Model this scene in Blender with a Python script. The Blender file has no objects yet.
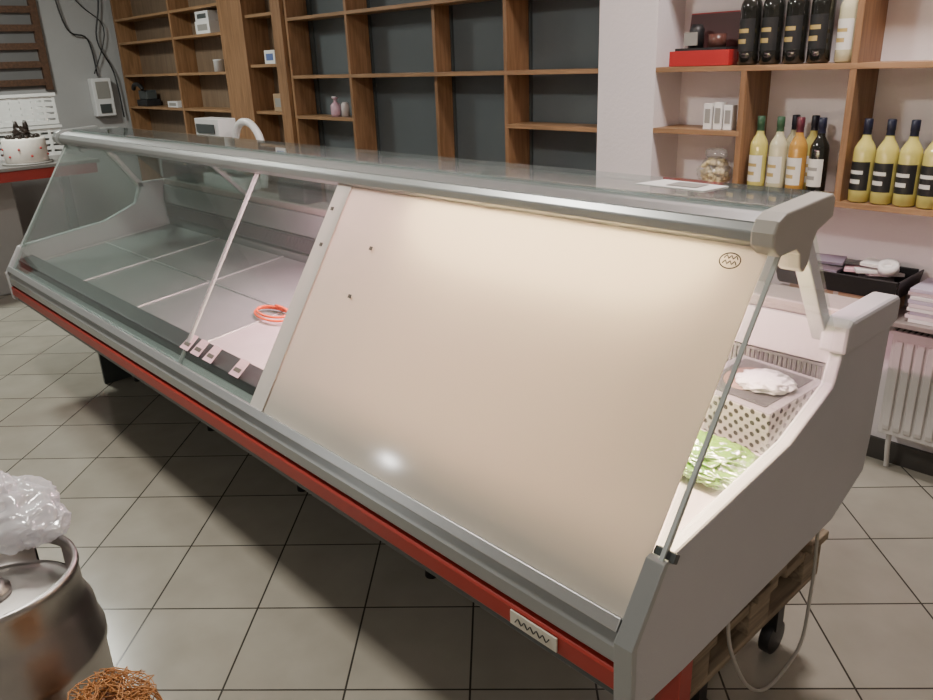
import bpy, bmesh, math, random
from mathutils import Vector, Matrix, noise
random.seed(4)
S=bpy.context.scene
COL=S.collection

# ------------------------------------------------------------ materials
_m={}
def mat(name,c,rough=.5,metal=0,var=.06,vs=12,bump=0,bs=80,coat=0,emis=None,es=0,alpha=1,trans=0,spec=.5):
    if name in _m: return _m[name]
    m=bpy.data.materials.new(name); m.use_nodes=True
    nt=m.node_tree; p=nt.nodes['Principled BSDF']
    p.inputs['Roughness'].default_value=rough; p.inputs['Metallic'].default_value=metal
    p.inputs['Coat Weight'].default_value=coat
    p.inputs['Transmission Weight'].default_value=trans
    p.inputs['Specular IOR Level'].default_value=spec
    p.inputs['Alpha'].default_value=alpha
    tc=nt.nodes.new('ShaderNodeTexCoord'); n=nt.nodes.new('ShaderNodeTexNoise')
    n.inputs['Scale'].default_value=vs; n.inputs['Detail'].default_value=4
    nt.links.new(tc.outputs['Object'],n.inputs['Vector'])
    mx=nt.nodes.new('ShaderNodeMix'); mx.data_type='RGBA'
    mx.inputs['A'].default_value=(*[max(0,v*(1-var)) for v in c],1)
    mx.inputs['B'].default_value=(*[min(1,v*(1+var)) for v in c],1)
    nt.links.new(n.outputs['Fac'],mx.inputs['Factor']); nt.links.new(mx.outputs['Result'],p.inputs['Base Color'])
    if bump:
        n2=nt.nodes.new('ShaderNodeTexNoise'); n2.inputs['Scale'].default_value=bs
        nt.links.new(tc.outputs['Object'],n2.inputs['Vector'])
        b=nt.nodes.new('ShaderNodeBump'); b.inputs['Strength'].default_value=bump; b.inputs['Distance'].default_value=.01
        nt.links.new(n2.outputs['Fac'],b.inputs['Height']); nt.links.new(b.outputs['Normal'],p.inputs['Normal'])
    if emis:
        p.inputs['Emission Color'].default_value=(*emis,1); p.inputs['Emission Strength'].default_value=es
    _m[name]=m; return m

def wood(name,c1,c2,rough=.45,axis='Z'):
    m=bpy.data.materials.new(name); m.use_nodes=True; nt=m.node_tree; p=nt.nodes['Principled BSDF']
    tc=nt.nodes.new('ShaderNodeTexCoord'); mp=nt.nodes.new('ShaderNodeMapping')
    mp.inputs['Scale'].default_value={'Z':(18,18,1.6),'X':(1.6,18,18),'Y':(18,1.6,18)}[axis]
    n=nt.nodes.new('ShaderNodeTexNoise'); n.inputs['Scale'].default_value=2.5; n.inputs['Detail'].default_value=8; n.inputs['Distortion'].default_value=.6
    cr=nt.nodes.new('ShaderNodeValToRGB'); cr.color_ramp.elements[0].color=(*c1,1); cr.color_ramp.elements[1].color=(*c2,1)
    cr.color_ramp.elements[0].position=.35; cr.color_ramp.elements[1].position=.68
    nt.links.new(tc.outputs['Object'],mp.inputs['Vector']); nt.links.new(mp.outputs[0],n.inputs['Vector'])
    nt.links.new(n.outputs['Fac'],cr.inputs['Fac']); nt.links.new(cr.outputs[0],p.inputs['Base Color'])
    p.inputs['Roughness'].default_value=rough
    return m

def glass(name,tint=(.9,.95,.93),haze=.03,base=.05,gain=.8,rough=.02,hazec=(.8,.85,.85)):
    m=bpy.data.materials.new(name); m.use_nodes=True; nt=m.node_tree
    for n in list(nt.nodes): nt.nodes.remove(n)
    out=nt.nodes.new('ShaderNodeOutputMaterial')
    tr=nt.nodes.new('ShaderNodeBsdfTransparent'); tr.inputs[0].default_value=(*tint,1)
    gl=nt.nodes.new('ShaderNodeBsdfGlossy'); gl.inputs['Roughness'].default_value=rough
    df=nt.nodes.new('ShaderNodeBsdfDiffuse'); df.inputs[0].default_value=(*hazec,1)
    lw=nt.nodes.new('ShaderNodeLayerWeight'); lw.inputs['Blend'].default_value=.5
    pw=nt.nodes.new('ShaderNodeMath'); pw.operation='POWER'; pw.inputs[1].default_value=4
    ma=nt.nodes.new('ShaderNodeMath'); ma.operation='MULTIPLY_ADD'; ma.inputs[1].default_value=gain; ma.inputs[2].default_value=base; ma.use_clamp=True
    nt.links.new(lw.outputs['Facing'],pw.inputs[0]); nt.links.new(pw.outputs[0],ma.inputs[0])
    no=nt.nodes.new('ShaderNodeTexNoise'); no.inputs['Scale'].default_value=3; no.inputs['Detail'].default_value=6
    tc=nt.nodes.new('ShaderNodeTexCoord'); nt.links.new(tc.outputs['Object'],no.inputs['Vector'])
    hm=nt.nodes.new('ShaderNodeMath'); hm.operation='MULTIPLY'; hm.inputs[1].default_value=haze*2
    nt.links.new(no.outputs['Fac'],hm.inputs[0])
    m1=nt.nodes.new('ShaderNodeMixShader'); m2=nt.nodes.new('ShaderNodeMixShader')
    nt.links.new(hm.outputs[0],m1.inputs[0]); nt.links.new(tr.outputs[0],m1.inputs[1]); nt.links.new(df.outputs[0],m1.inputs[2])
    nt.links.new(ma.outputs[0],m2.inputs[0]); nt.links.new(m1.outputs[0],m2.inputs[1]); nt.links.new(gl.outputs[0],m2.inputs[2])
    nt.links.new(m2.outputs[0],out.inputs[0])
    return m

def sheet_mat(name,c,trl,ct,rough=.3,gf=.06,alpha=0,bump=0):
    m=bpy.data.materials.new(name); m.use_nodes=True; nt=m.node_tree
    for n in list(nt.nodes): nt.nodes.remove(n)
    out=nt.nodes.new('ShaderNodeOutputMaterial')
    d=nt.nodes.new('ShaderNodeBsdfDiffuse'); t=nt.nodes.new('ShaderNodeBsdfTranslucent'); t.inputs[0].default_value=(*ct,1)
    g=nt.nodes.new('ShaderNodeBsdfGlossy'); g.inputs['Roughness'].default_value=rough
    no=nt.nodes.new('ShaderNodeTexNoise'); no.inputs['Scale'].default_value=2.2; no.inputs['Detail'].default_value=5
    tc=nt.nodes.new('ShaderNodeTexCoord'); nt.links.new(tc.outputs['Object'],no.inputs['Vector'])
    mx=nt.nodes.new('ShaderNodeMix'); mx.data_type='RGBA'
    mx.inputs['A'].default_value=(*[v*.95 for v in c],1); mx.inputs['B'].default_value=(*[min(1,v*1.05) for v in c],1)
    nt.links.new(no.outputs['Fac'],mx.inputs['Factor']); nt.links.new(mx.outputs['Result'],d.inputs[0])
    if bump:
        v=nt.nodes.new('ShaderNodeTexVoronoi'); v.inputs['Scale'].default_value=28; nt.links.new(tc.outputs['Object'],v.inputs['Vector'])
        bp=nt.nodes.new('ShaderNodeBump'); bp.inputs['Strength'].default_value=bump; bp.inputs['Distance'].default_value=.01
        nt.links.new(v.outputs['Distance'],bp.inputs['Height'])
        for q in (d,g): nt.links.new(bp.outputs[0],q.inputs['Normal'])
    a=nt.nodes.new('ShaderNodeMixShader'); a.inputs[0].default_value=trl
    b=nt.nodes.new('ShaderNodeMixShader'); b.inputs[0].default_value=gf
    nt.links.new(d.outputs[0],a.inputs[1]); nt.links.new(t.outputs[0],a.inputs[2])
    nt.links.new(a.outputs[0],b.inputs[1]); nt.links.new(g.outputs[0],b.inputs[2])
    last=b
    if alpha:
        tp=nt.nodes.new('ShaderNodeBsdfTransparent'); c2=nt.nodes.new('ShaderNodeMixShader'); c2.inputs[0].default_value=alpha
        nt.links.new(b.outputs[0],c2.inputs[1]); nt.links.new(tp.outputs[0],c2.inputs[2]); last=c2
    nt.links.new(last.outputs[0],out.inputs[0]); return m

TILE=.341
def tile_mat():
    m=bpy.data.materials.new('floor_tiles'); m.use_nodes=True; nt=m.node_tree; p=nt.nodes['Principled BSDF']
    g=nt.nodes.new('ShaderNodeNewGeometry'); mp=nt.nodes.new('ShaderNodeMapping'); mp.vector_type='POINT'
    mp.inputs['Rotation'].default_value=(0,0,math.radians(-45))
    nt.links.new(g.outputs['Position'],mp.inputs['Vector'])
    mp.inputs['Location'].default_value=(.105+TILE*40,-1.655+TILE*40,0)
    br=nt.nodes.new('ShaderNodeTexBrick'); br.offset=0; br.squash=1
    br.inputs['Scale'].default_value=1; br.inputs['Brick Width'].default_value=TILE; br.inputs['Row Height'].default_value=TILE
    br.inputs['Mortar Size'].default_value=.0030; br.inputs['Mortar Smooth'].default_value=.15; br.inputs['Bias'].default_value=0
    br.inputs['Color1'].default_value=(.40,.375,.31,1); br.inputs['Color2'].default_value=(.45,.425,.355,1); br.inputs['Mortar'].default_value=(.06,.055,.046,1)
    nt.links.new(mp.outputs[0],br.inputs['Vector'])
    n=nt.nodes.new('ShaderNodeTexNoise'); n.inputs['Scale'].default_value=6; n.inputs['Detail'].default_value=7
    nt.links.new(g.outputs['Position'],n.inputs['Vector'])
    mx=nt.nodes.new('ShaderNodeMix'); mx.data_type='RGBA'; mx.blend_type='MULTIPLY'; mx.inputs['Factor'].default_value=.3
    nt.links.new(br.outputs['Color'],mx.inputs['A']); nt.links.new(n.outputs['Fac'],mx.inputs['B'])
    nt.links.new(mx.outputs['Result'],p.inputs['Base Color'])
    mr=nt.nodes.new('ShaderNodeMapRange'); mr.inputs[3].default_value=.12; mr.inputs[4].default_value=.26
    nt.links.new(n.outputs['Fac'],mr.inputs[0]); nt.links.new(mr.outputs[0],p.inputs['Roughness'])
    b=nt.nodes.new('ShaderNodeBump'); b.invert=True; b.inputs['Strength'].default_value=.5; b.inputs['Distance'].default_value=.003
    nt.links.new(br.outputs['Fac'],b.inputs['Height']); nt.links.new(b.outputs['Normal'],p.inputs['Normal'])
    return m

M_wall=mat('wall_plaster',(.76,.71,.72),.8,var=.04,vs=3,bump=.15,bs=60)
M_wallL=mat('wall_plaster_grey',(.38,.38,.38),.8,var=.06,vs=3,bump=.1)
M_ceil=mat('ceiling_plaster',(.55,.54,.52),.9)
M_wood=wood('shelf_wood',(.20,.105,.048),(.31,.17,.085))
M_woodX=wood('shelf_wood_board',(.24,.135,.065),(.37,.215,.11),axis='X')
M_woodD=wood('timber_pallet',(.18,.135,.09),(.34,.27,.18),.8,axis='Y')
M_slat=wood('slat_wood_dark',(.07,.035,.02),(.13,.065,.035),.6,axis='X')
M_grey=mat('counter_grey_paint',(.36,.38,.375),.32,.4,vs=5)
M_greyD=mat('counter_dark_grey',(.06,.07,.07),.4)
M_side=mat('counter_side_panel',(.47,.47,.48),.42,var=.05,vs=5,bump=.06,bs=200)
M_cream=mat('endcap_cream',(.44,.42,.37),.42)
M_red=mat('red_trim',(.33,.03,.02),.4)
M_black=mat('black_plastic',(.015,.015,.016),.45)
M_white=mat('white_plastic',(.7,.7,.7),.4)
M_steel=mat('brushed_steel',(.48,.46,.44),.34,1,var=.2,vs=8,bump=.03,bs=120)
M_steelT=mat('keg_top_steel',(.50,.49,.46),.5,.7,var=.15,vs=10)
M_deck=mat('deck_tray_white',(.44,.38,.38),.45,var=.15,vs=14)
M_deckL=mat('deck_tray_shaded',(.22,.235,.23),.35,var=.12,vs=6)  # darker copy of the deck colour, painted shade for the unlit left module
M_alu=mat('aluminium',(.6,.62,.62),.35,.8)
M_glass=glass('pane_glass',haze=.012,base=.03)
M_glassL=glass('pane_glass_smudged',tint=(.87,.93,.91),haze=.012,base=.09,hazec=(.6,.68,.66))
M_gtop=glass('shelf_glass',tint=(.8,.88,.86),haze=.08,base=.12)
M_gedge=mat('glass_edge',(.45,.50,.48),.15,var=.1)
M_panel=sheet_mat('white_sheet_panel',(.64,.62,.56),.42,(.90,.85,.75),.09,.03)
M_strip=sheet_mat('white_sheet_strip',(.66,.64,.60),.25,(.88,.84,.76),.09,.03)
M_grille=mat('grille_metal',(.25,.25,.25),.4,.6)
M_paper=mat('paper_white',(.75,.74,.72),.7)
M_pink=mat('price_tag_pink',(.80,.50,.56),.6)
M_card=mat('cardboard',(.36,.25,.15),.8)
M_lt=mat('label_grey_text',(.28,.27,.25),.5)

# ------------------------------------------------------------ builder
class B:
    def __init__(s): s.bm=bmesh.new(); s.mats=[]
    def mi(s,m):
        if m not in s.mats: s.mats.append(m)
        return s.mats.index(m)
    def box(s,x0,x1,y0,y1,z0,z1,m,M=None):
        vs=[s.bm.verts.new((x,y,z)) for x in (x0,x1) for y in (y0,y1) for z in (z0,z1)]
        if M: 
            for v in vs: v.co=M@v.co
        k=s.mi(m)
        for f in ((0,1,3,2),(4,6,7,5),(0,4,5,1),(2,3,7,6),(0,2,6,4),(1,5,7,3)):
            fc=s.bm.faces.new([vs[i] for i in f]); fc.material_index=k
        return s
    def prism(s,prof,x0,x1,m,smooth=False):
        k=s.mi(m); a=[s.bm.verts.new((x0,y,z)) for y,z in prof]; b=[s.bm.verts.new((x1,y,z)) for y,z in prof]
        n=len(prof)
        for i in range(n):
            f=s.bm.faces.new((a[i],b[i],b[(i+1)%n],a[(i+1)%n])); f.material_index=k; f.smooth=smooth
        for q in (a[::-1],b):
            f=s.bm.faces.new(q); f.material_index=k
        return s
    def slab(s,pts,th,m):
        pts=[Vector(p) for p in pts]; n=(pts[1]-pts[0]).cross(pts[2]-pts[0]).normalized()*th
        k=s.mi(m); a=[s.bm.verts.new(p) for p in pts]; b=[s.bm.verts.new(p+n) for p in pts]; N=len(pts)
        for i in range(N):
            f=s.bm.faces.new((a[i],a[(i+1)%N],b[(i+1)%N],b[i])); f.material_index=k
        f=s.bm.faces.new(a[::-1]); f.material_index=k
        f=s.bm.faces.new(b); f.material_index=k
        return s
    def lathe(s,prof,m,seg=32,c=(0,0,0),fn=None,skip=None,M=None):
        rings=[]
        for p in prof:
            r,z=p[0],p[1]
            ring=[]
            for i in range(seg):
                a=2*math.pi*i/seg
                co=Vector((c[0]+r*math.cos(a),c[1]+r*math.sin(a),c[2]+z))
                if M: co=M@co
                ring.append(s.bm.verts.new(co))
            rings.append(ring)
        for j in range(len(prof)-1):
            mm=prof[j][2] if len(prof[j])>2 else m
            for i in range(seg):
                if skip and skip(j,i): continue
                f=s.bm.faces.new((rings[j][i],rings[j][(i+1)%seg],rings[j+1][(i+1)%seg],rings[j+1][i]))
                m2=fn(j,i) if fn else None
                f.material_index=s.mi(m2 or mm); f.smooth=True
        return s
    def tube(s,pts,r,m,seg=8,res=6):
        P=[Vector(p) for p in pts]; Q=[]
        for i in range(len(P)-1):
            p0=P[max(i-1,0)];p1=P[i];p2=P[i+1];p3=P[min(i+2,len(P)-1)]
            for k in range(res):
                t=k/res
                Q.append(.5*((2*p1)+(-p0+p2)*t+(2*p0-5*p1+4*p2-p3)*t*t+(-p0+3*p1-3*p2+p3)*t**3))
        Q.append(P[-1]); rings=[]
        for i,q in enumerate(Q):
            d=(Q[min(i+1,len(Q)-1)]-Q[max(i-1,0)])
            if d.length<1e-9: d=Vector((0,0,1))
            d.normalize(); u=d.orthogonal().normalized()
            if rings: 
                u=(pu-d*pu.dot(d)).normalized()
            pu=u; w=d.cross(u)
            rings.append([s.bm.verts.new(q+(u*math.cos(2*math.pi*k/seg)+w*math.sin(2*math.pi*k/seg))*r) for k in range(seg)])
        k0=s.mi(m)
        for a,b in zip(rings,rings[1:]):
            for k in range(seg):
                f=s.bm.faces.new((a[k],a[(k+1)%seg],b[(k+1)%seg],b[k])); f.material_index=k0; f.smooth=True
        for rr in (rings[0][::-1],rings[-1]):
            f=s.bm.faces.new(rr); f.material_index=k0
        return s
    def blob(s,c,r,m,amp=.2,fr=6,sub=4,seed=0,flat=None,oct=4):
        bm2=bmesh.new(); bmesh.ops.create_icosphere(bm2,subdivisions=sub,radius=1)
        k=s.mi(m); mp={}
        for v in bm2.verts:
            n=v.co.normalized(); d=1+amp*noise.turbulence(n*fr+Vector((seed*7.1,0,0)),oct,False)
            co=Vector((n.x*r[0]*d,n.y*r[1]*d,n.z*r[2]*d))+Vector(c)
            if flat is not None and co.z<flat: co.z=flat+.002*n.x
            mp[v]=s.bm.verts.new(co)
        for f in bm2.faces:
            g=s.bm.faces.new([mp[v] for v in f.verts]); g.material_index=k; g.smooth=True
        bm2.free(); return s
    def crumple(s,c,r,m,seed=0,sub=5,flat=None,amp=.45,cells=3.2,fine=.35,smooth=True):
        bm2=bmesh.new(); bmesh.ops.create_icosphere(bm2,subdivisions=sub,radius=1)
        k=s.mi(m); mp={}
        for v in bm2.verts:
            n=v.co.normalized(); q=n*cells+Vector((seed*3.3,1,2))
            d1=noise.voronoi(q)[0]; e=d1[1]-d1[0]; d2=noise.voronoi(q*2.3)[0]; e2=d2[1]-d2[0]
            d=1+amp*(.5-e)+amp*fine*(.4-e2)+.25*noise.noise(n*1.3+Vector((seed,0,0)))
            co=Vector((n.x*r[0]*d,n.y*r[1]*d,n.z*r[2]*d))+Vector(c)
            if flat is not None and co.z<flat: co.z=flat+.002*n.x
            mp[v]=s.bm.verts.new(co)
        for f in bm2.faces:
            g=s.bm.faces.new([mp[v] for v in f.verts]); g.material_index=k; g.smooth=smooth
        bm2.free(); return s
    def done(s,name,parent=None,bevel=0,loc=None,rot=None,recalc=True):
        if recalc: bmesh.ops.recalc_face_normals(s.bm,faces=s.bm.faces)
        me=bpy.data.meshes.new(name); 
        s.bm.to_mesh(me); s.bm.free()
        for m in s.mats: me.materials.append(m)
        o=bpy.data.objects.new(name,me); COL.objects.link(o)
        if loc: o.location=loc
        if rot: o.rotation_euler=rot
        if parent: o.parent=parent
        if bevel:
            b=o.modifiers.new('bevel','BEVEL'); b.width=bevel; b.segments=2; b.limit_method='ANGLE'; b.angle_limit=math.radians(40)
        return o
def empty(name):
    e=bpy.data.objects.new(name,None); COL.objects.link(e); return e

# ------------------------------------------------------------ room
XL,XR,YF,YB,H=-8.05,2.2,-4.2,3.15,3.0
B().box(XL-.1,XR+.1,YF-.1,YB+.1,-.1,0,tile_mat()).done('floor')
B().box(XL-.1,XR+.1,YF-.1,YB+.1,H,H+.1,M_ceil).done('ceiling')
B().box(XL-.1,XR+.1,YB,YB+.1,0,H,M_wall).done('wall_back')
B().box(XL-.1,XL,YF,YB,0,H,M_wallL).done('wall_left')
M_wallF=mat('wall_front_plaster',(.38,.36,.33),.8)
B().box(XR,XR+.1,YF,YB,0,H,M_wallF).done('wall_right')
B().box(XL-.1,XR+.1,YF-.1,YF,0,H,M_wallF).done('wall_front')
B().box(-2.30,-2.0,2.95,YB,0,H,M_wall).done('wall_pillar')
M_base=mat('baseboard_dark',(.05,.045,.04),.5)
B().box(-2.0,XR,YB-.015,YB,0,.09,M_base).done('baseboard_back')
B().box(XL,XL+.015,YF,YB,0,.09,M_base).done('baseboard_left')

M_win=mat('frosted_dark_glass',(.10,.12,.128),.3,var=.2,vs=1.5)
w=B()
w.box(-4.88,-2.30,3.13,3.15,.9,2.9,M_win)
for x in (-4.87,-4.22,-3.47,-2.88,-2.32): w.box(x-.02,x+.02,3.115,3.13,.9,2.9,M_greyD)
w.done('window_1')

# ------------------------------------------------------------ shelving
YS=2.95
s=B(); t=.012
for z,x0,x1 in ((1.54,-2.0,.6),(1.06,-2.0,.6),(1.295,-2.0,-1.6),(1.95,-2.0,.6)):
    s.box(x0,x1,YS,YB,z-.02,z,M_woodX)
for x,z0,z1 in ((-1.6,1.06,1.52),(-1.19,1.06,2.3),(-.77,1.06,1.52),(-.35,1.06,2.3)):
    s.box(x-t,x+t,YS+.001,YB,z0,z1,M_wood)
s.done('wooden_shelving_unit',bevel=.001)
s=B()
s.box(-4.9,-2.30,YS,3.11,1.52,1.54,M_woodX); s.box(-4.9,-2.30,YS,3.11,1.88,1.90,M_woodX); s.box(-4.9,-2.30,YS,3.11,2.26,2.28,M_woodX)
s.box(-2.88,-2.30,YS,3.11,1.265,1.285,M_woodX); s.box(-4.9,-4.22,YS,3.11,1.26,1.28,M_woodX)
for x in (-4.9,-4.22,-3.47,-2.88): s.box(x-.012,x+.012,YS+.001 if x!=-3.47 else 3.0,3.11,0,2.6,M_wood)
s.done('wooden_shelving_unit',bevel=.001)
s=B()
for z in (1.3,1.58,1.86,2.06,2.4): s.box(-7.9,-5.82,YS,3.14,z-.02,z,M_woodX)
for z in (1.0,1.30,1.62,1.95,2.3): s.box(-5.45,-4.93,YS,3.14,z-.02,z,M_woodX)
for x in (-7.9,-6.7,-5.83): s.box(x-.015,x+.015,YS-.002,3.14,0,2.6,M_wood)
s.box(-5.8,-5.45,YS-.02,3.14,0,2.6,M_wood); s.box(-5.05,-4.93,YS-.02,3.14,0,2.6,M_wood)
s.box(-7.9,-4.93,3.125,3.148,0,2.6,wood('back_board_tan',(.15,.105,.07),(.21,.15,.10)))
s.done('wooden_shelving_unit',bevel=.001)

# ------------------------------------------------------------ display counter
XN,XF,XJ=-.600,-4.45,-2.45
C=empty('refrigerated_display_counter')
b=B()
b.prism([(.900,.605),(.898,.640),(.905,.650),(.915,.664),(.95,.69),(.99,.69),(.99,.605)],XF,XN-.02,M_grey)
b.prism([(.915,.592),(.915,.605),(.99,.605),(.99,.592)],XF,XN-.02,M_black)
b.prism([(.903,.542),(.898,.550),(.898,.586),(.903,.592),(.99,.592),(.99,.542)],XF,XN-.02,M_red)
b.prism([(.915,.515),(.915,.542),(.99,.542),(1.03,.515)],XF,XN-.02,M_greyD)
b.done('front_bumper',C,.003)
b=B(); b.prism([(.93,.522),(.99,.58),(.99,.66),(1.0,.69),(1.78,.70),(1.78,1.0),(1.87,1.0),(1.85,.60),(1.70,.54),(1.07,.51)],XF+.02,XN-.032,M_greyD)
b.done('insulated_body',C)
b=B(); b.box(-4.3,-1.3,1.70,1.72,0.0,.545,M_greyD); b.box(-4.3,-4.28,1.2,1.70,0,.53,M_greyD); b.done('rear_light_blocker',C)  # added to block light from behind and keep the floor underneath dark
prof=[(.898,.525),(.892,.660),(.975,.787),(1.0,.792),(1.42,.848),(1.60,.918),(1.625,.985),(1.63,1.03),(1.885,1.03),(1.89,.99),(1.875,.70),(1.86,.61),(1.70,.54),(1.07,.505),(.93,.505)]
b=B(); b.prism(prof,XN-.03,XN,M_side); b.done('end_panel_near',C,.005)
b=B(); b.prism(prof,XF-.03,XF+.0,M_side); b.done('end_panel_far',C,.005)
b=B(); b.prism([(.894,.520),(.888,.661),(.972,.792),(1.0,.797),(1.0,.788),(.985,.784),(.904,.658),(.906,.520)],XN-.034,XN+.004,M_grey); b.done('end_trim',C,.002)
b=B(); b.prism([(1.612,.985),(1.617,1.045),(1.635,1.058),(1.885,1.058),(1.90,1.045),(1.90,.995),(1.87,.985),(1.66,.985)],XN-.05,XN+.010,M_side); b.done('rear_corner_cap',C,.008)
M_wt=mat('worktop_stone',(.30,.27,.25),.4,var=.2,vs=60)
b=B(); b.box(XF,XN-.05,1.78,1.895,1.0,1.03,M_wt); b.done('rear_worktop',C,.004)
M_back=mat('inner_back_white',(.60,.57,.57),.4)
b=B()
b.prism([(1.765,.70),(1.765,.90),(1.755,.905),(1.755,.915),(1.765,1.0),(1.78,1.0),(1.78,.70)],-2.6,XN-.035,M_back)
b.prism([(1.765,.70),(1.765,.90),(1.755,.905),(1.755,.915),(1.765,1.0),(1.78,1.0),(1.78,.70)],XF+.02,-2.6,M_deckL)  # left stretch of the back takes the painted-shade tone
n=int((XN-XF)/.012)
for i in range(n):
    x=XF+.03+i*.012
    if x<XN-.05: b.box(x,x+.006,1.757,1.763,.83,.895,M_grille)
b.box(XF+.02,XN-.04,1.755,1.764,.825,.83,M_grille); b.box(XF+.02,XN-.04,1.755,1.764,.893,.90,M_grille)
b.done('rear_vent',C)
def dz(y): return .70+(y-1.03)*.115
b=B()
xs=[XF+.03+(XN-.04-XF-.03)*i/6 for i in range(7)]
for i in range(6):
    m=M_deckL if i<3 else M_deck  # left trays have the missing lamp light put into their colour
    b.prism([(1.03,dz(1.03)-.01),(1.75,dz(1.75)-.01),(1.75,dz(1.75)),(1.03,dz(1.03))],xs[i]+.003,xs[i+1]-.003,m)
    b.prism([(1.03,dz(1.03)+.005),(1.75,dz(1.75)+.005),(1.75,dz(1.75)),(1.03,dz(1.03))],xs[i]+.003,xs[i]+.014,M_alu)
    for yy in (1.03,1.38):
        b.prism([(yy,dz(yy)),(yy+.008,dz(yy)),(yy+.008,dz(yy)+.006),(yy,dz(yy)+.005)],xs[i]+.014,xs[i+1]-.003,M_alu)
b.done('deck_trays',C,.001)
b=B(); b.prism([(.955,.69),(.955,.725),(1.025,.74),(1.03,.69)],XF+.02,XN-.035,M_black); b.done('price_rail',C,.002)

gb=Vector((0,.915,.664)); gt=Vector((0,1.305,1.276))
dirg=(gt-gb).normalized(); nrm=Vector((0,-dirg.z,dirg.y))
def fp(x,t,off=0): 
    p=gb.lerp(gt,t)+nrm*off; return Vector((x,p.y,p.z))
b=B(); b.slab([fp(XF,.0,.004),fp(XF,.035,.004),fp(XN-.035,.035,.004),fp(XN-.035,.0,.004)],-.02,M_alu); b.done('glass_channel',C,.002)
def pane(name,x0,x1,m,th=.006,edges=None):
    b=B(); b.slab([fp(x0,0.02),fp(x0,1),fp(x1,1),fp(x1,0.02)],th,m)
    o=b.done(name,C); 
    b=B()
    for xa in (edges or (x0,x1)):
        b.slab([fp(xa-.0015,0.02,-.001),fp(xa-.0015,1,-.001),fp(xa+.0015,1,-.001),fp(xa+.0015,0.02,-.001)],.008,M_gedge)
    b.done(name+'_edge',C)
pane('front_glass_left',XF+.0,XJ-.012,M_glassL)
pane('front_glass_right',XJ+.0,XN-.012,M_glass)
SN=XN-.022
b=B(); b.slab([fp(-1.89,.0,.013),fp(-1.89,1.0,.013),fp(SN,1.0,.013),fp(SN-.01,0,.013)],.003,M_panel)
b.done('white_cover_sheet',C)
b=B(); b.slab([fp(-1.94,.0,.0175),fp(-1.94,1.0,.0175),fp(-1.87,1.0,.0175),fp(-1.87,0,.0175)],.001,M_strip)
b.done('sheet_overlap',C)
M_ink=mat('ink_black',(.02,.02,.02),.6); M_hole=mat('rivet_brown',(.12,.10,.08),.5)
b=B()
for x,t in ((-1.684,.75),(-1.693,.558),(-1.925,.87),(-1.91,.72)):
    b.slab([fp(x,t,.020),fp(x,t+.014,.020),fp(x+.012,t+.014,.020),fp(x+.012,t,.020)],.0015,M_hole)
b.done('sheet_rivets',C)
b=B(); pts=[]
mx0,mt0=-.682,.935
for i in range(25):
    a=2*math.pi*i/24; pts.append(fp(mx0+.020*math.cos(a),mt0+.020*math.sin(a),.0185))
b.tube(pts,.0012,M_ink,6,2)
for r in range(2):
    b.tube([fp(mx0-.013+.0045*i,mt0+.008-.014*r+(.006 if i%2 else -.003),.0185) for i in range(7)],.0011,M_ink,6,2)
b.done('handwritten_mark',C)
b=B(); b.slab([fp(XN-.03,.20,.01),fp(XN-.03,.225,.01),fp(XN+.012,.225,.01),fp(XN+.012,.20,.01)],.016,M_greyD); b.done('glass_clamp',C,.002)

# canopy
b=B(); b.prism([(1.315,1.262),(1.290,1.268),(1.274,1.282),(1.272,1.300),(1.283,1.314),(1.31,1.322),(1.39,1.325),(1.39,1.305),(1.33,1.298)],XF-.02,XN-.04,M_grey,False); b.done('canopy_rail',C,.003)
b=B(); b.prism([(1.284,1.3165),(1.31,1.3245),(1.327,1.3265),(1.327,1.3235),(1.31,1.3215),(1.286,1.3135)],XF-.02,XN-.04,M_alu); b.done('canopy_bright_edge',C)
b=B(); b.box(XF,XN-.04,1.35,1.54,1.327,1.335,M_gtop); b.done('top_glass_shelf',C,.001)
b=B(); b.box(XF,XN-.04,1.505,1.53,1.303,1.326,M_grey)
for x in (XF+.02,-3.5,XJ,-1.5): b.box(x,x+.03,1.39,1.505,1.310,1.326,M_grey)
b.done('canopy_rear_rail',C,.002)
def cap(x0,x1,nm,m):
    b=B(); b.prism([(1.285,1.260),(1.258,1.280),(1.256,1.305),(1.268,1.325),(1.295,1.336),(1.475,1.345),(1.487,1.335),(1.485,1.300),(1.45,1.290),(1.425,1.283),(1.41,1.262),(1.40,1.225),(1.385,1.212),(1.37,1.222),(1.362,1.25),(1.345,1.262)],x0,x1,m); b.done(nm,C,.004)
cap(XN-.045,XN+.0,'canopy_endcap_near',M_cream); cap(XF-.04,XF,'canopy_endcap_far',M_grey)
for x,nm in ((XN-.02,'near'),(XF+.02,'far')):
    b=B(); b.slab([(x,.975,.78),(x,1.305,1.275),(x,1.45,1.29),(x,1.64,1.0),(x,1.60,.92),(x,1.42,.85)],.006,M_glass); b.done('end_glass_'+nm,C)
    b=B(); b.slab([(x-.02,1.435,1.295),(x-.02,1.47,1.295),(x-.02,1.675,1.0),(x-.02,1.635,1.0)],.035,M_alu); b.done('rear_post_'+nm,C,.003)
    b=B(); b.slab([(x+.008,.972,.785),(x+.008,1.298,1.27),(x+.008,1.303,1.27),(x+.008,.977,.785)],-.008,M_gedge); b.done('end_glass_edge_'+nm,C)
b=B(); b.slab([(-3.46,1.50,1.30),(-3.46,1.52,1.30),(-3.46,1.785,1.03),(-3.46,1.765,1.03)],.02,M_alu); b.done('rear_post_mid',C,.002)
b=B(); b.slab([(XJ,1.525,1.30),(XF+.03,1.525,1.30),(XF+.03,1.785,1.03),(XJ,1.785,1.03)],.005,M_glassL); b.done('rear_sliding_glass',C)
M_tubeW=mat('lamp_tube_warm',(1,1,1),.5,emis=(1,.72,.45),es=12)
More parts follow.
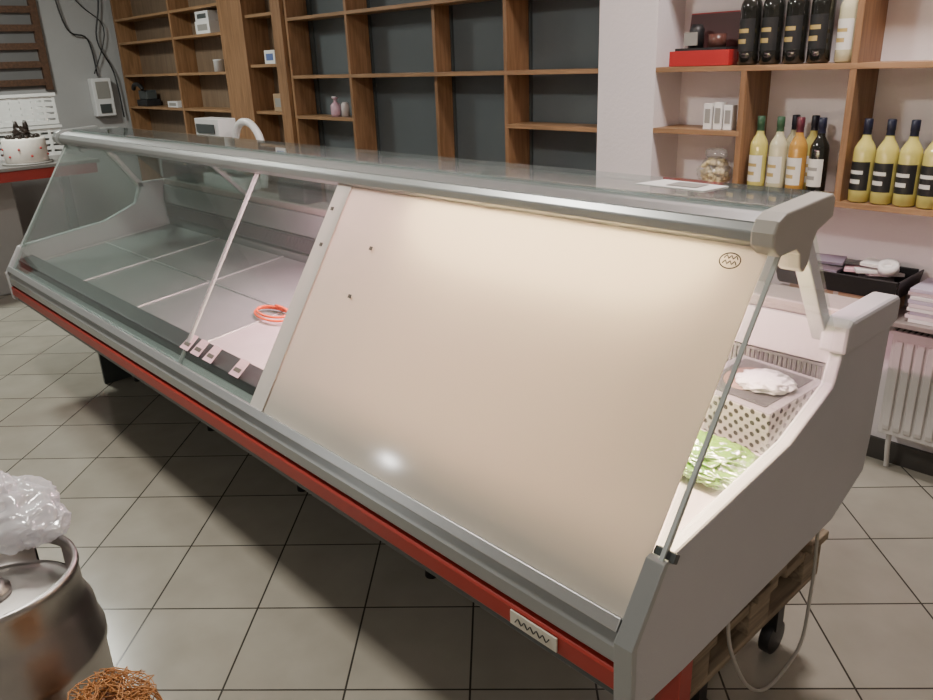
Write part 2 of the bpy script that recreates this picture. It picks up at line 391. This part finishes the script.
M_tubeP=mat('lamp_tube_pink',(1,1,1),.5,emis=(1,.55,.65),es=12)
b=B(); b.box(-2.9,XN-.05,1.342,1.44,1.288,1.299,M_alu); b.done('lamp_housing',C)
RX=Matrix.Rotation(math.radians(90),4,'Y')
b=B(); b.lathe([(.001,0),(.006,0),(.006,.85),(.001,.85)],M_tubeW,12,M=Matrix.Translation((-1.53,1.352,1.272))@RX); b.done('lamp_tube_near',C)
b=B(); b.lathe([(.001,0),(.006,0),(.006,2.1),(.001,2.1)],M_tubeP,12,M=Matrix.Translation((-2.80,1.43,1.278))@RX); b.done('lamp_tube_far',C)
def strip(name,loc,length,width,pw,col,tgt):
    L=bpy.data.lights.new(name,'AREA'); L.shape='RECTANGLE'; L.size=length; L.size_y=width; L.energy=pw; L.color=col
    o=bpy.data.objects.new(name,L); COL.objects.link(o); z=-(Vector(tgt)).normalized(); xx=Vector((1,0,0)); yy=z.cross(xx)
    o.matrix_world=Matrix.Translation(loc)@Matrix((xx,yy,z)).transposed().to_4x4(); o.parent=C; return o
strip('counter_lamp_warm',(-1.14,1.350,1.262),.74,.012,80,(1,.72,.44),(0,-.80,-.60))
strip('counter_lamp_pink',(-1.72,1.43,1.268),2.06,.02,50,(1,.50,.60),(0,-.1,-1))
M_badge=mat('badge_cream',(.62,.6,.5),.4)
b=B(); b.slab([(-.885,.8965,.553),(-.765,.8965,.553),(-.765,.8965,.585),(-.885,.8965,.585)],.004,M_badge)
b.done('maker_badge',C,.001)
b=B(); b.tube([(-.870+.008*i,.891,.568+(.007 if i%2 else -.004)) for i in range(12)],.0012,M_ink,6,3); b.done('badge_lettering',C)
b=B()
for x in (-4.2,-3.3,-2.5,-1.7):
    for y in (1.35,1.65):
        b.lathe([(.014,.54),(.014,.05),(.022,.04),(.022,.0),(.001,0)],M_black,12,c=(x,y,0))
b.box(-4.25,-.7,1.33,1.37,.505,.53,M_black); b.box(-4.25,-.7,1.63,1.67,.505,.53,M_black)
b.done('support_legs',C)
b=B(); b.box(-.665,-.61,1.075,1.12,.0,.504,M_red); b.done('red_end_leg',C,.003)
b=B()
for x in (-2.45,-2.37,-2.28,-2.10):
    b.slab([(x-.030,.950,.728),(x+.030,.950,.728),(x+.026,.998,.765),(x-.028,.998,.763)],.001,M_pink)
    b.slab([(x-.02,.961,.7375),(x+.018,.961,.7375),(x+.018,.972,.746),(x-.02,.972,.746)],.0015,M_hole)
b.done('price_tags',C)

P=empty('wooden_pallet_trolley')
b=B()
for x0 in (-.78,-1.05):
    b.box(x0,x0+.10,1.22,1.88,.25,.27,M_woodD)
    for y in (1.22,1.50,1.78): b.box(x0,x0+.10,y,y+.10,.27,.37,M_woodD)
for i in range(5):
    y=1.22+i*.14; b.box(-1.06,-.665,y,y+.10,.37,.395,M_woodD)
b.box(-1.05,-.665,1.24,1.32,.395,.50,M_woodD); b.box(-1.05,-.665,1.56,1.64,.395,.50,M_woodD)
b.done('pallet',P,.003)
b=B()
for x,y in ((-.75,1.80),(-.75,1.40),(-1.0,1.80),(-1.0,1.55)):
    b.box(x-.02,x+.02,y-.02,y+.02,.08,.25,M_black); b.lathe([(.001,-.015),(.05,-.015),(.05,.015),(.001,.015)],M_black,20,M=Matrix.Translation((x,y,.05))@RX)
b.done('castors',P,.002)

# ------------------------------------------------------------ counter contents
M_bw=bpy.data.materials.new('dotted_carton'); M_bw.use_nodes=True
nt=M_bw.node_tree; p=nt.nodes['Principled BSDF']; tc=nt.nodes.new('ShaderNodeTexCoord')
sp=nt.nodes.new('ShaderNodeSeparateXYZ'); ad=nt.nodes.new('ShaderNodeMath'); cb=nt.nodes.new('ShaderNodeCombineXYZ')
nt.links.new(tc.outputs['Object'],sp.inputs[0]); nt.links.new(sp.outputs[0],ad.inputs[0]); nt.links.new(sp.outputs[1],ad.inputs[1])
nt.links.new(ad.outputs[0],cb.inputs[0]); nt.links.new(sp.outputs[2],cb.inputs[1])
mp=nt.nodes.new('ShaderNodeMapping'); mp.inputs['Rotation'].default_value=(0,0,math.radians(45))
vo=nt.nodes.new('ShaderNodeTexVoronoi'); vo.voronoi_dimensions='2D'; vo.inputs['Scale'].default_value=50; vo.inputs['Randomness'].default_value=0
cr=nt.nodes.new('ShaderNodeValToRGB'); cr.color_ramp.interpolation='CONSTANT'
cr.color_ramp.elements[0].color=(.02,.02,.025,1); cr.color_ramp.elements[1].position=.30; cr.color_ramp.elements[1].color=(.42,.40,.40,1)
nt.links.new(cb.outputs[0],mp.inputs[0]); nt.links.new(mp.outputs[0],vo.inputs['Vector']); nt.links.new(vo.outputs['Distance'],cr.inputs[0]); nt.links.new(cr.outputs[0],p.inputs['Base Color'])
PB=empty('pastry_box'); PB.location=(-.775,1.625,.768); PB.rotation_euler=(math.radians(6),0,math.radians(-8))
b=B(); b.box(-.12,.11,-.11,.10,0,.105,M_bw); b.done('carton',PB,.002)
b=B(); b.box(-.119,.109,-.109,.099,.1045,.107,mat('carton_lid',(.22,.20,.21),.5)); b.done('lid',PB,.001)
b=B()
M_pl=mat('label_dark',(.05,.05,.05),.5); M_brn=mat('label_brown',(.20,.12,.09),.5)
b.box(-.095,.085,-.09,.085,.1075,.1085,M_pl); b.lathe([(.001,.1095),(.06,.1095),(.06,.1085)],M_brn,24,c=(-.02,0,0)); 
b.done('lid_label',PB)
b=B(); b.crumple((.02,.0,.116),(.05,.04,.008),M_paper,4,4,flat=.1092,amp=.8); b.done('tissue',PB)

M_green=sheet_mat('green_film',(.25,.50,.06),.35,(.35,.6,.1),.12,.25,bump=.8)
M_film=sheet_mat('clear_film',(.8,.8,.8),.3,(.8,.8,.8),.1,.3,alpha=.6)
b=B(); b.crumple((0,0,.018),(.125,.06,.022),M_green,3,6,flat=.001,amp=.8,cells=2.6,fine=.2)
b.crumple((.085,-.0,.014),(.035,.035,.018),M_film,5,5,flat=.001,amp=.9)
b.crumple((-.06,.0,.034),(.03,.03,.018),mat('orange_wrapper',(.7,.2,.05),.3),6,4,flat=.001)
b.done('snack_bag',loc=(-.79,1.40,.746),rot=(.11,0,-.1))
b=B(); pts=[]
for i in range(30):
    a=i*.5; r=.10-.001*i; y=1.32+r*.5*math.sin(a); pts.append((-2.50+r*1.2*math.cos(a),y,dz(y)+.008+.0008*i))
pts+=[(-2.35,1.38,dz(1.38)+.012),(-2.25,1.42,dz(1.42)+.006)]
b.tube(pts,.0045,mat('orange_cable',(.8,.10,.02),.4),8,3); b.done('coiled_orange_cable')
b=B(); b.crumple((0,0,.025),(.12,.038,.025),M_film,9,5,flat=.0); b.done('crumpled_plastic_bag',loc=(-2.35,1.838,1.031))

D=empty('label_printing_scale')
b=B(); b.box(-3.95,-3.55,1.785,1.90,1.031,1.10,M_white); b.done('base',D,.01)
b=B(); b.box(-3.93,-3.57,1.79,1.895,1.12,1.135,M_steel); b.box(-3.77,-3.73,1.82,1.86,1.10,1.12,M_black); b.done('pan',D,.003)
b=B(); b.box(-3.90,-3.74,1.84,1.895,1.10,1.30,M_white); b.box(-3.98,-3.72,1.80,1.895,1.28,1.37,M_white); b.box(-3.96,-3.76,1.793,1.799,1.30,1.345,M_greyD); b.done('display_column',D,.006)
b=B(); b.tube([(-3.68,1.86,1.12),(-3.68,1.86,1.26),(-3.62,1.86,1.345),(-3.52,1.86,1.355),(-3.44,1.86,1.30),(-3.42,1.86,1.2),(-3.45,1.86,1.06)],.018,M_white,10,6); b.done('arched_handle',D)
b=B()
for x in (-4.3,-3.2): 
    b.box(x,x+.22,1.79,1.885,1.031,1.12,M_black)
    b.box(x+.01,x+.21,1.795,1.88,1.12,1.16,M_greyD)
b.done('knife_block_case',bevel=.006)
b=B(); b.slab([(-1.0,1.42,1.3355),(-.83,1.41,1.3355),(-.82,1.49,1.3355),(-.98,1.50,1.3355)],.0015,M_paper)
b.box(-.93,-.86,1.43,1.48,1.3375,1.3385,M_lt)
b.done('paper_label_sheet')

# ------------------------------------------------------------ bottles
def bottle(loc,body,neck,cap,label,lab2,R=.037,Hh=.29,rot=0):
    b=B(); k=Hh/.30
    prof=[(.001,.004),(R*.8,.0),(R,.006*k),(R,.045*k),(R,.070*k),(R,.085*k),(R,.105*k),(R,.118*k),(R,.15*k),(R,.185*k),(R*.93,.20*k),(R*.7,.217*k),(R*.45,.232*k),(.014,.245*k,cap),(.0135,.262*k,cap),(.0145,.264*k,cap),(.0145,.30*k,cap),(.012,.302*k,cap),(.001,.302*k,cap)]
    def fn(j,i):
        a=360*(i+.5)/32
        front=(a>195 and a<345)
        if j in (3,4,5,6,7) and front: return lab2 if ((j==6 and 225<a<315) or (j==4 and 240<a<300)) else label
        if j<=12: return body
    b.lathe(prof,body,32,fn=fn)
    return b.done('wine_bottle',loc=(loc[0],loc[1],loc[2]+.001),rot=(0,0,rot))
M_gold=mat('white_wine_glass',(.55,.49,.14),.12,var=.2,coat=.5); M_darkg=mat('dark_bottle_glass',(.012,.012,.010),.1,coat=.5)
M_clear=mat('clear_wine_glass',(.55,.52,.34),.12,coat=.5); M_amber=mat('amber_glass',(.45,.24,.05),.12,coat=.5)
M_capB=mat('foil_cap_black',(.01,.012,.03),.35); M_capG=mat('foil_cap_green',(.03,.08,.04),.35); M_capR=mat('foil_cap_red',(.10,.02,.03),.35)
M_lw=mat('label_white',(.7,.68,.62),.6); M_lb=mat('label_black',(.012,.012,.012),.5); M_lg=mat('label_gold',(.45,.33,.12),.4)
for x in (-1.13,-1.052,-.975,-.898,-.82,-.70): bottle((x,2.995,1.06),M_gold,M_gold,M_capB,M_lb,M_lw,rot=math.radians(-20))
for x,y,bd,cp,l1,l2 in ((-1.53,2.99,M_gold,M_capG,M_lw,M_lg),(-1.450,2.99,M_clear,M_capG,M_lw,M_lg),(-1.434,3.08,M_clear,M_capB,M_lw,M_lw),(-1.370,2.985,M_amber,M_capR,M_lw,M_lg),(-1.355,3.075,M_gold,M_capB,M_lw,M_lg),(-1.290,2.99,M_darkg,M_capB,M_lw,M_lt)):
    bottle((x,y,1.06),bd,bd,cp,l1,l2,R=.034,rot=math.radians(-25))
for x in (-1.615,-1.525,-1.432,-1.34): bottle((x,3.0,1.54),M_darkg,M_darkg,M_capB,M_lb,M_lg,R=.040,Hh=.33,rot=math.radians(-25))
bottle((-1.25,3.01,1.54),M_clear,M_clear,M_capG,M_lw,M_lg,R=.034,rot=math.radians(-25))

G=empty('red_gift_box')
M_gr=mat('gift_red',(.42,.02,.02),.4); M_gl=mat('gift_lid_dark',(.06,.015,.015),.5)
b=B(); b.box(-1.95,-1.68,2.97,3.11,1.541,1.60,M_gr); b.done('tray',G,.002)
b=B(); b.slab([(-1.95,3.11,1.60),(-1.68,3.11,1.60),(-1.68,3.13,1.74),(-1.95,3.13,1.74)],.008,M_gl); b.slab([(-1.956,3.112,1.60),(-1.674,3.112,1.60),(-1.674,3.132,1.746),(-1.956,3.132,1.746)],-.003,M_gr); b.done('lid',G,.002)
b=B(); b.box(-1.93,-1.70,2.98,3.10,1.60,1.61,M_black); b.lathe([(.001,0),(.03,0),(.03,.07),(.02,.09),(.001,.09)],M_black,20,c=(-1.87,3.04,1.61)); b.lathe([(.001,0),(.035,0),(.035,.05),(.001,.05)],mat('jar_brown',(.1,.04,.03),.3),20,c=(-1.77,3.03,1.61)); b.box(-1.90,-1.84,2.995,3.0,1.62,1.67,M_lt)
b.done('contents',G)
for i,(x,h) in enumerate(((-1.76,.10),(-1.715,.105),(-1.67,.095))):
    b=B(); b.box(x-.018,x+.018,2.98,3.02,1.296,1.296+h,M_paper); b.box(x-.012,x+.012,2.9785,2.9795,1.32,1.296+h*.8,M_lt); b.done('cosmetic_carton',bevel=.001)
b=B()
M_pop=mat('popcorn_yellow',(.62,.50,.26),.6); M_filmC=sheet_mat('clear_wrap',(.8,.8,.8),.3,(.8,.8,.8),.1,.3,alpha=.75,bump=.5)
for i in range(90):
    a=random.uniform(0,6.28); z=random.uniform(.015,.11); r=.048*math.sqrt(max(.1,1-((z-.055)/.07)**2))*random.uniform(.6,1); b.blob((r*math.cos(a)*1.2,r*math.sin(a),z),(.012,.012,.010),M_pop,.4,3,2,i)
b.crumple((0,0,.065),(.07,.05,.06),M_filmC,2,4,flat=0,amp=.2); b.crumple((.0,0,.135),(.045,.012,.02),M_filmC,3,4)
b.done('popcorn_bag',loc=(-1.73,3.02,1.061))

b=B(); b.lathe([(.001,0),(.03,0),(.033,.02),(.033,.07),(.02,.085),(.01,.09),(.01,.11),(.02,.112),(.02,.12),(.001,.12)],mat('soap_pink',(.55,.35,.42),.3),20); b.box(-.03,.005,-.006,.006,.115,.125,M_white); b.done('soap_dispenser',loc=(-4.48,3.0,1.281))
b=B(); b.lathe([(.001,0),(.026,0),(.026,.075),(.015,.09),(.001,.09)],mat('bottle_white',(.6,.55,.55),.3),20); b.done('soap_dispenser',loc=(-4.40,3.02,1.281))
def smallbox(name,x,y,z,w,d,h,m,lab=M_lt):
    b=B(); b.box(-w/2,w/2,-d/2,d/2,0,h,m); b.box(-w/2*.7,w/2*.7,-d/2-.001,-d/2,h*.25,h*.75,lab); b.box(-w/2-.001,w/2+.001,-.012,.012,h-.001,h+.001,M_card); b.done(name,loc=(x,y,z),bevel=.002)
smallbox('carton_box',-6.15,3.03,1.861,.24,.14,.09,M_paper)
smallbox('carton_box',-6.15,3.03,1.952,.22,.13,.07,M_white,M_greyD)
smallbox('carton_box',-5.2,3.03,1.621,.14,.12,.09,M_paper,mat('lab_blue',(.1,.15,.35),.5))
smallbox('carton_box',-5.15,3.03,1.301,.13,.12,.12,M_card)
smallbox('carton_box',-6.95,3.03,1.301,.20,.12,.05,M_white)
b=B(); b.lathe([(.001,0),(.04,0),(.04,.08),(.043,.082),(.043,.09),(.001,.09)],M_white,20); b.done('tin_can',loc=(-6.1,3.03,1.581))

E=empty('electric_meter_box')
b=B(); b.box(XL+.001,XL+.10,2.66,2.84,1.22,1.56,M_white); b.done('housing',E,.01)
b=B(); b.box(XL+.10,XL+.106,2.69,2.81,1.38,1.53,M_lt); b.box(XL+.10,XL+.11,2.70,2.8,1.25,1.33,M_greyD); b.done('face',E,.002)
b=B()
b.tube([(XL+.03,2.62,3.0),(XL+.05,2.50,2.5),(XL+.05,2.55,2.0),(XL+.04,2.72,1.9),(XL+.04,2.75,1.58)],.007,M_black)
b.tube([(XL+.03,2.8,3.0),(XL+.05,2.88,2.3),(XL+.05,2.80,1.9),(XL+.05,2.90,1.6),(XL+.05,2.92,1.2)],.007,M_black)
b.tube([(XL+.03,2.7,3.0),(XL+.05,2.65,2.3),(XL+.05,2.88,2.0),(XL+.05,2.72,1.60)],.005,M_black)
b.done('hanging_cables')
b=B(); b.box(-7.72,-7.5,2.96,3.1,1.301,1.36,M_black); b.box(-7.7,-7.52,2.98,3.08,1.36,1.44,M_greyD); b.tube([(-7.72,2.95,1.45),(-7.66,2.94,1.49),(-7.56,2.94,1.49),(-7.5,2.95,1.45)],.02,M_black); b.done('telephone',bevel=.008)

b=B(); b.box(XL+.003,XL+.01,1.2,2.32,1.5,2.8,mat('window_dim',(.16,.16,.16),.4))
for i in range(9):
    z=1.52+i*.15; b.box(XL+.01,XL+.05,1.2,2.32,z,z+.055,M_slat)
b.box(XL+.01,XL+.055,2.28,2.34,1.48,2.8,M_slat)
b.done('wooden_slat_shutter')

F=empty('service_counter')
b=B(); b.box(-7.5,-6.8,.3,1.55,0,.90,mat('counter_body_grey',(.32,.32,.31),.5)); b.done('body',F,.01)
b=B(); b.box(-7.5,-6.3,.3,2.06,.975,1.0,mat('counter_top_dark',(.16,.15,.14),.35)); b.box(-7.5,-6.32,.32,2.04,.90,.975,M_red); b.done('top',F,.004)
b=B(); b.box(-6.42,-6.36,1.78,1.84,0,.90,M_greyD); b.box(-6.42,-6.36,.4,.46,0,.90,M_greyD); b.done('legs',F,.003)
b=B()
M_cr=mat('crate_white',(.66,.66,.64),.5)
for lv in range(2):
    z0=1.001+lv*.24
    for z in (0,.045,.09,.135,.18): 
        b.box(-6.96,-6.94,1.3,2.02,z0+z,z0+z+.028,M_cr); b.box(-7.4,-6.96,2.0,2.02,z0+z,z0+z+.028,M_cr)
    for i in range(10): b.box(-6.962,-6.938,1.3+i*.0775,1.32+i*.0775,z0,z0+.212,M_cr)
    b.box(-7.4,-6.97,1.3,1.99,z0,z0+.02,M_cr); b.box(-7.4,-7.38,1.3,2.02,z0,z0+.21,M_cr); b.box(-7.4,-6.94,1.3,1.32,z0,z0+.21,M_cr)
    b.box(-6.97,-6.93,1.29,2.03,z0+.21,z0+.232,M_cr)
b.done('plastic_crates')
K=empty('decorated_cake'); K.location=(-6.5,1.62,1.001)
M_cak=mat('cake_icing',(.72,.68,.62),.5); M_ch=mat('chocolate',(.02,.013,.01),.3)
b=B(); b.lathe([(.001,0),(.17,0),(.17,.012),(.001,.012)],M_lt,36); b.done('cake_board',K)
b=B(); b.lathe([(.001,.012),(.14,.012),(.145,.02),(.145,.17),(.138,.18),(.001,.182)],M_cak,36); b.done('sponge',K)
b=B()
for i in range(14):
    a=i*.449; b.blob((.1*math.cos(a),.1*math.sin(a),.19),(.016,.016,.016),M_ch,.1,3,2,i)
for i in range(12):
    a=i*.5236; b.blob((.146*math.cos(a),.146*math.sin(a),.06+.05*(i%2)),(.009,.009,.009),M_gr,.1,3,2,i)
b.blob((0,0,.21),(.06,.05,.04),M_ch,.6,3,3,3); b.blob((.02,.03,.26),(.02,.02,.045),M_ch,.3,3,2,8); b.blob((-.03,-.02,.26),(.02,.02,.04),M_ch,.3,3,2,5)
b.done('topping',K)

# ------------------------------------------------------------ right: radiator, sill
R=empty('radiator')
b=B(); M_rad=mat('radiator_enamel',(.62,.59,.56),.35)
b.box(-.95,.2,3.03,3.12,.17,.58,M_rad)
for i in range(30):
    x=-.935+i*.038; b.prism([(3.024,.19),(3.020,.21),(3.020,.535),(3.024,.555),(3.03,.555),(3.03,.19)],x,x+.026,M_rad)
b.done('panel',R,.003)
b=B(); b.box(-.955,.205,3.02,3.125,.58,.592,M_rad)
for i in range(56): x=-.945+i*.0205; b.box(x,x+.008,3.03,3.115,.592,.5935,M_greyD)
b.done('top_grille',R,.001)
b=B(); b.tube([(-.92,3.08,.17),(-.92,3.08,.1),(-.92,3.1,.02),(-.92,3.1,0)],.01,M_rad); b.box(-.9,-.86,3.12,3.149,.3,.5,M_rad); b.done('pipe',R)
b=B(); b.box(-1.45,.6,2.92,3.149,.64,.66,mat('sill_laminate',(.25,.22,.2),.4)); b.done('window_sill',bevel=.003)
b=B()
for i in range(9):
    dx=random.uniform(-.01,.01); b.box(-.89+dx,-.55+dx,2.94+abs(dx),3.12-abs(dx),.661+i*.014,.674+i*.014,(M_paper,mat('paper_rose',(.70,.60,.62),.6),mat('paper_lilac',(.5,.45,.55),.6))[i%3])
b.done('paper_stack',bevel=.001)
b=B(); b.box(-1.32,-.96,2.93,3.13,.661,.73,M_card); b.box(-1.15,-1.13,2.929,3.131,.661,.7315,M_cream); b.done('cardboard_box',bevel=.002)
T=empty('black_storage_tray'); T.location=(0,0,-.040)
b=B()
b.box(-1.36,-.93,2.92,3.13,.773,.783,M_black)
b.slab([(-1.36,2.92,.78),(-.93,2.92,.78),(-.92,2.90,.85),(-1.37,2.90,.85)],.006,M_black)
b.slab([(-.93,2.92,.78),(-.93,3.13,.78),(-.92,3.14,.85),(-.92,2.90,.85)],.006,M_black)
b.slab([(-1.36,3.13,.78),(-1.36,2.92,.78),(-1.37,2.90,.85),(-1.37,3.14,.85)],.006,M_black)
b.box(-1.36,-.93,3.125,3.135,.78,.85,M_black)
b.done('tray',T,.002)
b=B()
for i in range(10):
    x=random.uniform(-1.28,-1.0); y=random.uniform(2.98,3.07); a=random.uniform(-.6,.6)
    Mx=Matrix.Translation((x,y,.79+i*.009))@Matrix.Rotation(a,4,'Z')@Matrix.Rotation(random.uniform(-.25,.25),4,'X')
    b.box(-.06,.06,-.03,.03,0,.012,(M_pink,M_paper,M_greyD,mat('foil_lilac',(.4,.35,.45),.25,.5),M_paper)[i%5],Mx)
b.done('packets',T,.001)
b=B(); b.lathe([(.015,0),(.035,0),(.035,.03),(.015,.03),(.015,0)],M_paper,24,M=Matrix.Translation((-.99,3.0,.86))@Matrix.Rotation(.5,4,'X')); b.done('tape_roll',T)

b=B(); b.tube([(-.64,1.30,.505),(-.65,1.35,.35),(-.65,1.45,.18),(-.65,1.555,.09),(-.645,1.65,.09),(-.645,1.74,.13),(-.65,1.77,.25),(-.65,1.77,.36),(-.65,1.75,.53)],.0045,M_cream); b.done('power_cord')

# ------------------------------------------------------------ keg and bags
kc=(-1.75,.172,0)
b=B()
kp=[(.001,.03),(.15,.03),(.165,.0),(.178,.0),(.182,.03),(.185,.05),(.192,.07),(.195,.10),(.195,.18),(.203,.195),(.203,.215),(.195,.23),(.195,.37),(.203,.385),(.203,.405),(.195,.42),(.192,.47),(.180,.50),(.176,.515),(.176,.57),(.180,.585),(.178,.597),(.170,.60),(.166,.59),(.168,.57),(.168,.52),(.160,.515,M_steelT),(.12,.535,M_steelT),(.06,.548,M_steelT),(.001,.55,M_steelT)]
def skipk(j,i):
    a=((i+.5)*360/64)%180
    return j in (18,24) and (108<a<136)
b.lathe(kp,M_steel,64,c=kc,skip=skipk)
kk=b.done('steel_beer_keg')
b=B(); b.lathe([(.001,0),(.04,0),(.04,.015),(.03,.02),(.03,.03),(.001,.03)],M_steel,24,c=(kc[0],kc[1],.548)); b.box(kc[0]-.01,kc[0]+.01,kc[1]-.02,kc[1]+.02,.575,.58,M_black)
v=b.done('keg_valve'); v.parent=kk
M_bag=sheet_mat('thin_plastic',(.85,.85,.87),.4,(.85,.85,.88),.15,.25,alpha=.45)
b=B(); b.crumple((-.01,0,.045),(.11,.085,.055),M_bag,1,5,flat=0,amp=.6,cells=1.7,fine=.15); b.crumple((.06,.04,.03),(.055,.055,.035),M_bag,4,5,flat=0,amp=.6,cells=1.7,fine=.15)
b.crumple((-.03,-.02,.09),(.06,.045,.045),M_bag,7,5,amp=.7,cells=1.7,fine=.15)
b.done('white_plastic_bag',loc=(-1.89,.265,.601))
M_on=mat('onion_skin',(.26,.10,.035),.45,var=.5,vs=30); M_net=mat('net_orange',(.42,.19,.06),.6)
b=B()
rr_=random.Random(9)
for lv in range(8):
    nn=5
    for i in range(nn):
        a=i*2*math.pi/nn+lv*.6; r=.062 if lv<7 else .045; z=.036+lv*.050
        b.blob((r*math.cos(a),r*math.sin(a),z+rr_.uniform(-.012,.012)),(.034,.034,.030),M_on,.12,2,2,i+lv*7)
for k in range(30):
    for sgn in (1,-1):
        pts=[]
        for j in range(11):
            z=.005+j*.0415; a=2*math.pi*k/30+sgn*j*.2+rr_.uniform(-.05,.05); rr=.104*math.sqrt(max(.16,1-(max(0,(z-.30)/.15))**3)); pts.append((rr*math.cos(a)+rr_.uniform(-.003,.003),rr*math.sin(a),z+rr_.uniform(-.006,.006)))
        b.tube(pts,.0013,M_net,4,2)
# loose gathered netting on top
for k in range(60):
    a0=rr_.uniform(0,6.28); pts=[]
    for j in range(6):
        a=a0+j*rr_.uniform(.2,.7); r=rr_.uniform(.02,.095); pts.append((r*math.cos(a),r*math.sin(a),.415+rr_.uniform(-.012,.022)+(.02*(1-r/.1))))
    b.tube(pts,.0013,M_net,4,3)
o=b.done('onion_net_bag',loc=(-1.405,.272,0))

# ------------------------------------------------------------ lights
def lamp(x,y,sx,sy,pw,col,z=2.93):
    f=B(); f.box(x-sx/2-.03,x+sx/2+.03,y-sy/2-.03,y+sy/2+.03,z+.01,min(H,z+.07),M_white)
    if z<2.9: f.box(x-.01,x+.01,y-.01,y+.01,z+.07,H,M_greyD)
    f.done('ceiling_lamp',bevel=.005)
    L=bpy.data.lights.new('ceiling_light','AREA'); L.shape='RECTANGLE'; L.size=sx; L.size_y=sy; L.energy=pw; L.color=col
    o=bpy.data.objects.new('ceiling_light',L); o.location=(x,y,z); COL.objects.link(o); return o
lamp(-2.5,.45,.3,.3,62,(1,.94,.86))
lamp(-5.88,-3.15,.14,.14,30,(1,.98,.96),2.42)
lamp(-6.0,1.0,.4,.4,78,(.97,1,.92))
lamp(.6,-1.6,.4,.4,34,(1,.92,.86))  # added fill from the right front, brightens the end panel; no known fixture
lamp(-.9,2.35,.3,.3,50,(1,.89,.85))
w=bpy.data.worlds.new('World'); S.world=w; w.use_nodes=True; w.node_tree.nodes['Background'].inputs[0].default_value=(.5,.5,.5,1); w.node_tree.nodes['Background'].inputs[1].default_value=.1

# ------------------------------------------------------------ camera (from vanishing points)
f=779.
a=-Vector((-766,261,-779)).normalized(); zc=-Vector((81,-2090,-779)).normalized()
zc=(zc-a*zc.dot(a)).normalized(); yc=zc.cross(a)
Mx=Matrix((a,yc,zc)).to_4x4(); Mx.translation=(0,0,1.6)
cam=bpy.data.cameras.new('camera'); cam.sensor_width=36; cam.lens=f/933*36; cam.clip_start=.02
co=bpy.data.objects.new('camera',cam); COL.objects.link(co); co.matrix_world=Mx; S.camera=co
